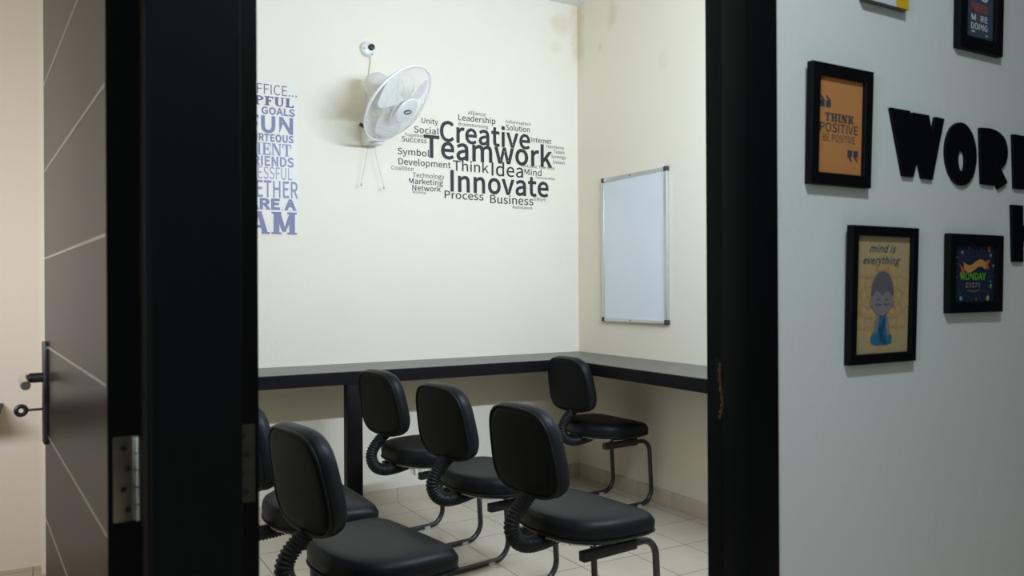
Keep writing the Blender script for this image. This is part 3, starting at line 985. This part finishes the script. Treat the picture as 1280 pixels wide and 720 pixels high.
mb = MB(); slab_text(mb, 'TEAM', 0.665, 1.083, 1.424, 0.112, -0.0022, None, st=.28, thin=.14, sh=.09); line('AM', mb, 2)
line('', MB().box(0.62, 1.093, -0.0020, -0.0014, 1.5445, 1.5465), 4)
sheet.build('printed_sheet', None, poster)

# ------------------------------------------------------------------ whiteboard on the right wall
wb = empty('whiteboard', (U, 3.51, 1.368))
tag(wb, 'upright framed whiteboard hanging on the right wall above the counter', 'whiteboard')
HY, HZ, TH = 0.2855, 0.4135, 0.020
MB().box(-TH + .006, -.002, -HY + .008, HY - .008, -HZ + .008, HZ - .008).build('writing_surface', M['board'], wb)
for (y0, y1, z0, z1) in ((-HY, HY, HZ - .022, HZ), (-HY, HY, -HZ, -HZ + .022), (-HY, -HY + .022, -HZ, HZ), (HY - .022, HY, -HZ, HZ)):
    MB().box(-TH, 0, y0, y1, z0, z1, bev=.004).build('frame_rail', M['aluminium'], wb)
for sy in (-1, 1):
    for sz in (-1, 1):
        MB().box(-TH - .0015, 0, min(sy * (HY - .026), sy * (HY + .002)), max(sy * (HY - .026), sy * (HY + .002)),
                 min(sz * (HZ - .026), sz * (HZ + .002)), max(sz * (HZ - .026), sz * (HZ + .002)), bev=.006).build('corner_cap', M['corner'], wb)
for sz in (-1, 1):
    MB().tube([(-TH - .0015, .02, sz * (HZ - .011)), (-TH + .002, .02, sz * (HZ - .011))], .004, 10).build('screw', M['corner'], wb)

# ------------------------------------------------------------------ wall fan
FN = Vector((0.481, -0.590, -0.649)).normalized()
FC = Vector((1.512, 3.761, 2.073))
fan = empty('wall_fan', (1.470, D, 1.98))
tag(fan, 'white wall fan with round wire guard, tilted down above the word lettering', 'fan')
base_pos = Vector((1.470, D, 1.98))
fan_inv = Matrix.Translation(-base_pos)
fq = FN.to_track_quat('Z', 'Y').to_matrix().to_4x4()
FM = fan_inv @ Matrix.Translation(FC) @ fq       # local z = blowing direction


def fpart(mb, name, m, parent, mtx=FM, angle=35):
    mb.v = [tuple(mtx @ Vector(v)) for v in mb.v]
    return mb.build(name, m, parent, angle)


def circ(r, z, n=72):
    return [(r * math.cos(2 * PI * k / n), r * math.sin(2 * PI * k / n), z) for k in range(n)]


GR = 0.219
grim = fpart(MB().tube(circ(GR, 0), .0055, 10, closed=True), 'guard_rim', M['fan_wire'], fan)
for sgn, nm, hub_r, dep in ((1, 'front_guard', .070, .062), (-1, 'rear_guard', .055, .075)):
    g = MB()
    ns = 84
    for k in range(ns):
        a = 2 * PI * k / ns
        pts = []
        for i in range(7):
            t = i / 6
            r = GR + (hub_r - GR) * t
            z = sgn * dep * math.sin(PI / 2 * min(1, t * 1.25)) ** 0.9
            b = a + (0.35 * t if sgn > 0 else 0)
            pts.append((r * math.cos(b), r * math.sin(b), z))
        g.tube(pts, .0009, 5, cap=False)
    for rr, zz in ((.150, sgn * dep * .62), (.105, sgn * dep * .96)):
        g.tube(circ(rr, zz, 60), .0014, 6, closed=True)
    fpart(g, nm, M['fan_wire'], fan)
bd = MB().rings([circ(r, z, 48) for r, z in ((.072, .056), (.074, .062), (.070, .067), (.045, .070), (.01, .071))])
badge = fpart(bd, 'badge', M['fan_badge'], fan)
lg = MB()
lg.rings([[(.032 * math.cos(t), .014 * math.sin(t) + .016 * math.cos(t) * .3, z) for t in [2 * PI * k / 24 for k in range(24)]] for z in (.069, .0722)])
mk = fpart(lg, 'badge_mark', M['grey_mark'], badge)
lg = MB()
lg.rings([[(.022 * math.cos(t), .0035 * math.sin(t) + .008 * math.cos(t), z) for t in [2 * PI * k / 24 for k in range(24)]] for z in (.071, .0727)])
fpart(lg, 'badge_stripe', M['fan_badge'], badge)
# blades
for k in range(3):
    a0 = 2 * PI * k / 3 + .55
    v, f = [], []
    NR, NA = 9, 9
    for side in (0, 1):
        for i in range(NR):
            t = i / (NR - 1)
            r = .035 + .158 * t
            wdt = (.55 + .62 * math.sin(PI * min(1, t * .8 + .1))) * (1 if t < .9 else .88)
            for j in range(NA):
                s_ = j / (NA - 1) - .5
                a = a0 + s_ * wdt + .35 * t
                z = .005 + s_ * .045 * (1.1 - .4 * t) + (.0012 if side else -.0012)
                v.append((r * math.cos(a), r * math.sin(a), z))
    o = NR * NA
    for i in range(NR - 1):
        for j in range(NA - 1):
            q = [i * NA + j, i * NA + j + 1, (i + 1) * NA + j + 1, (i + 1) * NA + j]
            f.append(q)
            f.append([x_ + o for x_ in q[::-1]])
    rim = [j for j in range(NA)] + [i * NA + NA - 1 for i in range(1, NR)] + [(NR - 1) * NA + j for j in range(NA - 2, -1, -1)] + [i * NA for i in range(NR - 2, 0, -1)]
    for i in range(len(rim)):
        a_, b_ = rim[i], rim[(i + 1) % len(rim)]
        f.append([a_, b_, b_ + o, a_ + o])
    fpart(MB().add(v, f), 'blade', M['fan_blade'], fan, angle=50)
fpart(MB().rings([circ(r, z, 32) for r, z in ((.036, -.03), (.040, -.02), (.040, .012), (.034, .022), (.02, .026), (.004, .027))]), 'hub', M['fan_blade'], fan)
mo = MB().rings([circ(r, z, 40) for r, z in ((.058, -.078), (.066, -.084), (.070, -.11), (.068, -.15), (.060, -.185), (.045, -.205), (.02, -.214), (.003, -.215))])
fpart(mo, 'motor_housing', M['fan_white'], fan, angle=50)
fpart(MB().tube([(0, 0, -.08), (0, 0, -.02)], .012, 12), 'axle', M['fan_white'], fan)
# oscillation knob on top of the motor
# wall bracket and switch box
sb = MB()
def box_ring(hx, y, z0, z1, r=.018):
    o = []
    for (cx, cz, a) in ((hx - r, z1 - r, 0), (-hx + r, z1 - r, PI / 2), (-hx + r, z0 + r, PI), (hx - r, z0 + r, 1.5 * PI)):
        o += [(cx + r * math.cos(a + PI / 2 * i / 5), y, cz + r * math.sin(a + PI / 2 * i / 5)) for i in range(6)]
    return o
sb.rings([box_ring(.046, 0, -.075, .085), box_ring(.048, -.02, -.077, .085), box_ring(.046, -.06, -.080, .075), box_ring(.040, -.095, -.082, .045), box_ring(.030, -.105, -.076, .03, .012)])
bx = sb.build('switch_box', M['fan_white'], fan, angle=50)
for dx in (-.014, .014):
    MB().box(dx - .008, dx + .008, -.110, -.100, -.050, -.044, bev=.001).build('switch_slot', M['grey_mark'], bx)
MB().tube([(-.005, -.10, -.018), (-.005, -.114, -.020)], .009, 16).build('knob', M['fan_white'], bx)
mstart = (FM @ Vector((0, 0, -.17)))
MB().tube(catmull([(0, -.045, .06), Vector((0, -.06, .085)), mstart + Vector((.0, .012, -.075)), mstart], 6), .021, 16).build('neck', M['fan_white'], fan)
cl = MB().tube([(-.062, -.028, .030), (-.030, -.052, .005)], .009, 12)
cl.build('side_clip', M['black_plastic'], fan)['label'] = 'black clip'
for (x0, x1, z1) in ((-.028, -.062, -.285), (-.004, .062, -.295)):
    pc = MB().tube(catmull([(x0, -.06, -.080), ((x0 * .6 + x1 * .4), -.055, -.16), (x1, -.045, z1)], 6), .0012, 6)
    pco = pc.build('pull_cord', M['cord'], fan)
    MB().tube([(x1, -.045, z1 + .006), (x1, -.045, z1 - .010)], [.003, .0055], 10).build('cord_bead', M['cord'], pco)
pw = MB().tube(catmull([(.006, -.012, .408), (.004, -.010, .35), (-.008, -.008, .27), (-.014, -.008, .18), (-.016, -.010, .08)], 8), .0032, 8)
pw.build('power_cord', M['sheet'], fan)
soc = empty('wall_socket', (1.459, D, 2.414))
tag(soc, 'round white socket high on the back wall above the fan with a black plug', 'socket')
MB().rings([[(r * math.cos(2 * PI * k / 40), y, r * math.sin(2 * PI * k / 40)) for k in range(40)] for r, y in ((.040, 0), (.040, -.012), (.036, -.026), (.026, -.032), (.004, -.033))]).build('cover', M['fan_white'], soc, angle=50)
MB().rings([[(.010 + r * math.cos(2 * PI * k / 24), y, .004 + r * math.sin(2 * PI * k / 24)) for k in range(24)] for r, y in ((.016, -.028), (.016, -.048), (.013, -.053), (.003, -.054))]).build('plug', M['black_plastic'], soc, angle=50)
for dx, dz in ((-.026, -.004), (.018, -.028)):
    MB().tube([(dx, -.020, dz), (dx, -.034, dz)], .0045, 10).build('screw', M['cord'], soc)

# ------------------------------------------------------------------ pictures on the hall wall
def picture_frame(u0, u1, z0, z1, tilt, border, label, thick=0.015):
    """frame hanging with its lower back edge against the wall, leaning slightly out at the top"""
    k = 1.035 / 1.03
    u0, u1, z0, z1 = u0 * k, u1 * k, EYE + (z0 - EYE) * k, EYE + (z1 - EYE) * k
    W, H = u1 - u0, z1 - z0
    root = empty('picture_frame', ((u0 + u1) / 2, FW, z0), (math.radians(tilt), 0, 0))
    tag(root, label, 'picture')
    b = border
    f = MB()
    lip = .004
    loops = []
    for (d, y) in ((0, 0), (0, -thick + .0015), (.0015, -thick), (b - .002, -thick), (b, -thick + .002), (b, -thick + .007)):
        loops.append([(-W / 2 + d, y, d), (W / 2 - d, y, d), (W / 2 - d, y, H - d), (-W / 2 + d, y, H - d)])
    f.rings(loops, cap0=False, cap1=False)
    f.build('frame', M['frame'], root)
    MB().box(-W / 2 + .002, W / 2 - .002, -thick + .0085, -.001, .002, H - .002).build('backing', M['frame'], root)
    pw, ph = W - 2 * b, H - 2 * b

    def P(fx, ft):           # fraction from the left, fraction from the top -> local x, z
        return (-pw / 2 + fx * pw, H - b - ft * ph)
    return root, P, -thick + .0082, pw, ph


def flat(mb, pts, y, m):
    mb.prism(pts, y, y, m=m)


def rect(mb, P, a, b, c, d, y, m):
    p, q = P(a, c), P(b, d)
    flat(mb, [(p[0], q[1]), (q[0], q[1]), (q[0], p[1]), (p[0], p[1])], y, m)


def txt(mb, P, s, a, b, c, d, y, m, **k):
    p, q = P(a, c), P(b, d)
    mb.text(s, p[0], q[0], q[1], p[1] - q[1], y, m, **k)


def ell(P, cx, ct, rx, rt, n=28, a0=0, a1=2 * PI):
    return [P(cx + rx * math.cos(a0 + (a1 - a0) * k / n), ct - rt * math.sin(a0 + (a1 - a0) * k / n)) for k in range(n)]


def quote(mb, P, x, t, s, y, m, flip):
    for k in (0, 1):
        xx = x + k * .135
        sh = [(0, 0), (.11, 0), (.11, -.070), (.02, -.125), (.0, -.110), (.055, -.07), (0, -.07)]
        if flip:
            sh = [(.11 - a, -.0 - (b + .0)) for a, b in sh]
            sh = [(a, b - .0) for a, b in sh]
        flat(mb, [P(xx + a, t + b) for a, b in sh], y, m)


# orange quote
fr, P, y0, pw, ph = picture_frame(1.242, 1.419, 1.345, 1.575, 2.0, 0.0235, 'black framed orange quote print, leftmost picture on the hall wall')
pic = MB()
rect(pic, P, 0, 1, 0, 1, y0, M['orange'])
e = -.0004
quote(pic, P, .04, .315, 1, y0 + e, M['navy_ink'], False)
mbq = pic
slab_text(mbq, 'THINK', P(.16, 0)[0], P(.80, 0)[0], P(0, .455)[1], .085 * ph, y0 + e, M['navy_ink'], st=.24, thin=.14, sh=.13)
txt(pic, P, 'POSITIVE', .06, .91, .475, .565, y0 + e, M['navy_ink'], bold=.012)
txt(pic, P, 'BE POSITIVE', .13, .85, .590, .665, y0 + e, M['navy_ink'])
quote(pic, P, .68, .735, 1, y0 + e, M['navy_ink'], True)
pic.build('print', None, fr)

# meditating child print
fr, P, y0, pw, ph = picture_frame(1.352, 1.561, 0.995, 1.270, 1.9, 0.020, 'black framed tan print of a seated monk, below the orange quote')
pic = MB()
rect(pic, P, 0, 1, 0, 1, y0, M['kraft'])
txt(pic, P, 'mind is', .24, .74, .075, .135, y0 + e, M['teal_ink'], shear=.35, bold=.018)
txt(pic, P, 'everything', .13, .82, .175, .235, y0 + e, M['teal_ink'], shear=.35, bold=.018)
asp = pw / ph
for ring_n, (r0, r1, wd, colr) in enumerate(((.34, .56, .13, 'petal'), (.22, .46, .12, 'petal_in'), (.12, .36, .10, 'petal'))):
    for k in range(12):
        a = 2 * PI * (k + .5 * (ring_n % 2)) / 12
        def pt(r, tn):
            return P(.48 + r * math.cos(a) - tn * math.sin(a), .565 - (r * math.sin(a) + tn * math.cos(a)) * asp)
        o_ = [pt(r0 + (r1 - r0) * t, wd * math.sin(PI * t ** .75) * (1 - .25 * t)) for t in [i / 8 for i in range(9)]]
        i_ = [pt(r0 + (r1 - r0) * t, -wd * math.sin(PI * t ** .75) * (1 - .25 * t)) for t in [i / 8 for i in range(7, 0, -1)]]
        loop = o_ + i_
        cen = Vector((sum(p[0] for p in loop) / len(loop), sum(p[1] for p in loop) / len(loop)))
        inn = [tuple(cen + (Vector(p) - cen) * .86) for p in loop]
        pic.prism(loop, y0 + e * (1 + .1 * ring_n), y0 + e * (1 + .1 * ring_n), holes=[inn], m=M[colr])
        if ring_n != 1:
            pic.prism([tuple(cen + (Vector(p) - cen) * .55) for p in loop], y0 + e * .6, y0 + e * .6, m=M['petal_in'])
y1 = y0 + 2.2 * e
flat(pic, [P(*q) for q in ((.30, .915), (.29, .86), (.36, .80), (.37, .70), (.44, .655), (.54, .655), (.61, .70), (.63, .80), (.69, .86), (.68, .915), (.60, .93), (.38, .93))], y1, M['robe'])
flat(pic, [P(*q) for q in ((.37, .70), (.42, .665), (.44, .70), (.41, .80), (.38, .84), (.35, .82))], y1 + e, M['skin'])
flat(pic, [P(*q) for q in ((.60, .69), (.565, .67), (.57, .78), (.60, .85), (.65, .85), (.63, .79))], y1 + e, M['skin'])
flat(pic, [P(*q) for q in ((.44, .78), (.53, .70), (.56, .70), (.52, .84), (.60, .90), (.57, .925), (.46, .90))], y1 + e, M['robe_dark'])
flat(pic, ell(P, .485, .495, .205, .185, 36), y1 + 2 * e, M['skin'])
flat(pic, ell(P, .285, .57, .03, .035, 14), y1 + 1.8 * e, M['skin'])
flat(pic, ell(P, .685, .57, .03, .035, 14), y1 + 1.8 * e, M['skin'])
hr = [P(.485 + .212 * math.cos(t), .495 - .20 * math.sin(t)) for t in [PI * k / 20 for k in range(21)]]
flat(pic, hr + [P(.30, .51), P(.37, .46), P(.43, .47), P(.485, .505), P(.54, .47), P(.60, .46), P(.67, .51)], y1 + 3 * e, M['hair'])
for ex in (.405, .565):
    lid = [P(ex + .055 * math.cos(t), .575 + .014 * math.sin(t)) for t in [PI * k / 10 for k in range(11)]]
    lid += [P(ex + .045 * math.cos(t), .572 + .006 * math.sin(t)) for t in [PI * k / 10 for k in range(10, -1, -1)]]
    flat(pic, lid, y1 + 4 * e, M['hair'])
    flat(pic, [P(ex - .03, .535), P(ex + .03, .535), P(ex + .03, .541), P(ex - .03, .541)], y1 + 4 * e, M['hair'])
flat(pic, ell(P, .485, .545, .012, .008, 12), y1 + 4 * e, M['petal'])
flat(pic, ell(P, .485, .632, .028, .008, 12), y1 + 4 * e, M['petal'])
pic.build('print', None, fr)

# Monday print
fr, P, y0, pw, ph = picture_frame(1.679, 1.883, 1.0905, 1.2635, 1.2, 0.024, 'black framed dark blue Monday print, right of the monk picture')
pic = MB()
rect(pic, P, 0, 1, 0, 1, y0, M['midnight'])
for k in range(26):
    a = 2 * PI * k / 26
    def rp(r, d):
        x_, t_ = .5 + r * math.cos(a + d), .55 - r * math.sin(a + d)
        return P(min(1, max(0, x_)), min(1, max(0, t_)))
    flat(pic, [rp(.30, -.02), rp(.30, .02), rp(.50, .035), rp(.50, -.035)], y0 + e * .6, M['ray'])
top = [P(.24 + .54 * t, .30 + .055 * math.sin(2 * PI * t)) for t in [i / 12 for i in range(13)]]
bot = [P(.24 + .54 * t, .43 + .055 * math.sin(2 * PI * t)) for t in [i / 12 for i in range(12, -1, -1)]]
flat(pic, [P(.22, .40), P(.13, .33), P(.19, .45), P(.14, .52), P(.28, .50)], y0 + e, M['ribbon'])
flat(pic, [P(.74, .28), P(.90, .25), P(.83, .34), P(.88, .42), P(.74, .40)], y0 + e, M['ribbon'])
flat(pic, top + bot, y0 + 1.5 * e, M['ribbon_light'])
txt(pic, P, 'MONDAY', .16, .78, .49, .61, y0 + 2 * e, M['green'], bold=.02)
for k, (a, b) in enumerate(((.30, .36), (.39, .42), (.45, .51), (.54, .58), (.61, .64))):
    rect(pic, P, a, a + .016, .665, .745, y0 + e, M['cream_ink'])
    rect(pic, P, a, b, .665, .680, y0 + e, M['cream_ink'])
    if k % 2 == 0:
        rect(pic, P, a, b, .73, .745, y0 + e, M['cream_ink'])
flat(pic, [P(.34, .79), P(.5, .815), P(.64, .78), P(.64, .79), P(.5, .828), P(.34, .80)], y0 + e, M['cream_ink'])
for k, (a, b, c, r) in enumerate(((.06, .22, 'dot_cyan', .02), (.20, .13, 'dot_cyan', .022), (.37, .05, 'dot_red', .018), (.66, .07, 'dot_red', .014), (.90, .17, 'dot_cyan', .022),
                                  (.86, .06, 'dot_red', .04), (.97, .36, 'dot_yellow', .018), (.05, .57, 'dot_yellow', .025), (.90, .64, 'dot_cyan', .015), (.91, .72, 'green', .026),
                                  (.18, .94, 'dot_cyan', .03), (.55, .955, 'dot_red', .014), (.84, .94, 'dot_yellow', .035))):
    flat(pic, ell(P, a, b, r, r * pw / ph * 1.1, 10), y0 + e, M[c])
pic.build('print', None, fr)

# slate print at the top
fr, P, y0, pw, ph = picture_frame(1.720, 1.889, 1.672, 1.900, 1.5, 0.030, 'black framed slate blue slogan print cut by the upper edge, above the black letters')
pic = MB()
rect(pic, P, 0, 1, 0, 1, y0, M['slate'])
bt = lambda z_: 1 - (z_ - 1.672 - .030) / ph
txt(pic, P, "'S", .44, .80, .34, .49, y0 + e, M['white_ink'], bold=.02)
ring_o = ell(P, .36, .42, .10, .07, 20)
pic.prism(ring_o, y0 + e, y0 + e, holes=[ell(P, .36, .42, .07, .05, 20)], m=M['white_ink'])
txt(pic, P, 'NEED', .22, .80, .545, .64, y0 + e, M['red_ink'], bold=.03)
txt(pic, P, 'M', .22, .38, .69, .765, y0 + e, M['white_ink'], bold=.02)
txt(pic, P, 'O', .41, .50, .69, .765, y0 + e, M['red_ink'], bold=.01)
txt(pic, P, 'RE', .55, .80, .69, .765, y0 + e, M['white_ink'], bold=.02)
txt(pic, P, 'DOING', .22, .80, .80, .88, y0 + e, M['white_ink'], bold=.02)
rect(pic, P, .24, .36, .905, .925, y0 + e, M['white_ink'])
rect(pic, P, .74, .82, .93, .945, y0 + e, M['white_ink'])
pic.build('print', None, fr)

# small canvas at the top
cv = empty('canvas_print', (1.478, FW, 1.722), (math.radians(1.5), 0, 0))
tag(cv, 'small frameless white and yellow canvas at the upper edge, above the orange quote', 'picture')
MB().box(-.068, .068, -.016, 0, 0, .20, bev=.0015).build('panel', M['canvas_edge'], cv)
pic = MB()
flat(pic, [(-.0675, .0008), (.0675, .0008), (.0675, .1995), (-.0675, .1995)], -.0164, M['canvas'])
flat(pic, [(.030, .0008), (.0675, .0008), (.0675, .12), (.045, .10), (.020, .065), (.034, .045), (.040, .030), (.026, .012)], -.0168, M['yellow'])
pic.build('print', None, cv)

# ------------------------------------------------------------------ black letters on the hall wall
LT = 0.007


def letter(ch, poly, holes, label):
    k = 1.0465 / 1.035
    poly = [Vector((a * k, EYE + (b - EYE) * k)) for a, b in poly]
    holes = [[(a * k, EYE + (b - EYE) * k) for a, b in h_] for h_ in holes]
    cx = sum(p.x for p in poly) / len(poly)
    cz = min(p.y for p in poly)
    mb = MB().prism([(p.x - cx, p.y - cz) for p in poly], 0, -LT, holes=[[(a - cx, b - cz) for a, b in h_] for h_ in holes])
    o = mb.build('wall_letter', M['wood_letter'], None, 30, (cx, FW, cz))
    tag(o, label, 'letter', 'black letters on the hall wall')
    return o


letter('W', [(1.4835, 1.5131), (1.5476, 1.5129), (1.5595, 1.4642), (1.5575, 1.5109), (1.6118, 1.5103), (1.6242, 1.4701), (1.6349, 1.5096),
             (1.6661, 1.508), (1.6234, 1.375), (1.5879, 1.3753), (1.5732, 1.4169), (1.558, 1.3765), (1.5238, 1.3763)], [], 'black letter W on the hall wall, right of the orange quote')
el = lambda cx, cz, rx, rz, n=40: [(cx + rx * math.cos(2 * PI * k / n), cz + rz * math.sin(2 * PI * k / n)) for k in range(n)]
letter('O', el(1.7285, 1.4378, .0568, .0690), [el(1.730, 1.4235, .0138, .0252, 24)], 'black letter O on the hall wall, between the W and the R')
rb = [(p.x, p.y) for p in catmull([(1.8333, 1.5044, 0), (1.8673, 1.5004, 0), (1.8969, 1.4863, 0), (1.9096, 1.4593, 0), (1.9034, 1.4335, 0), (1.8813, 1.4151, 0)], 4)]
letter('R', [(1.7999, 1.5023)] + rb + [(1.908, 1.386), (1.871, 1.3688), (1.8575, 1.3885), (1.8535, 1.3761), (1.8054, 1.3771)],
       [[(1.8571, 1.4495), (1.8650, 1.446), (1.8677, 1.4380), (1.8657, 1.4279), (1.8568, 1.4218)]], 'black letter R on the hall wall, right of the O')
letter('K', [(1.9322, 1.4996), (1.9827, 1.4996), (1.9825, 1.455), (2.005, 1.4996), (2.052, 1.4996), (2.018, 1.438), (2.058, 1.374), (2.008, 1.374), (1.983, 1.42), (1.982, 1.3745), (1.9372, 1.3745)], [],
       'black letter cut by the right edge, in line with the W, O and R')
letter('H', [(1.9256, 1.3363), (1.972, 1.3363), (1.972, 1.290), (2.004, 1.290), (2.004, 1.3363), (2.05, 1.3363), (2.05, 1.2047), (2.004, 1.2047), (2.004, 1.252), (1.972, 1.252), (1.972, 1.2047), (1.9295, 1.2047)], [],
       'black letter cut by the right edge, one line lower, beside the Monday print')
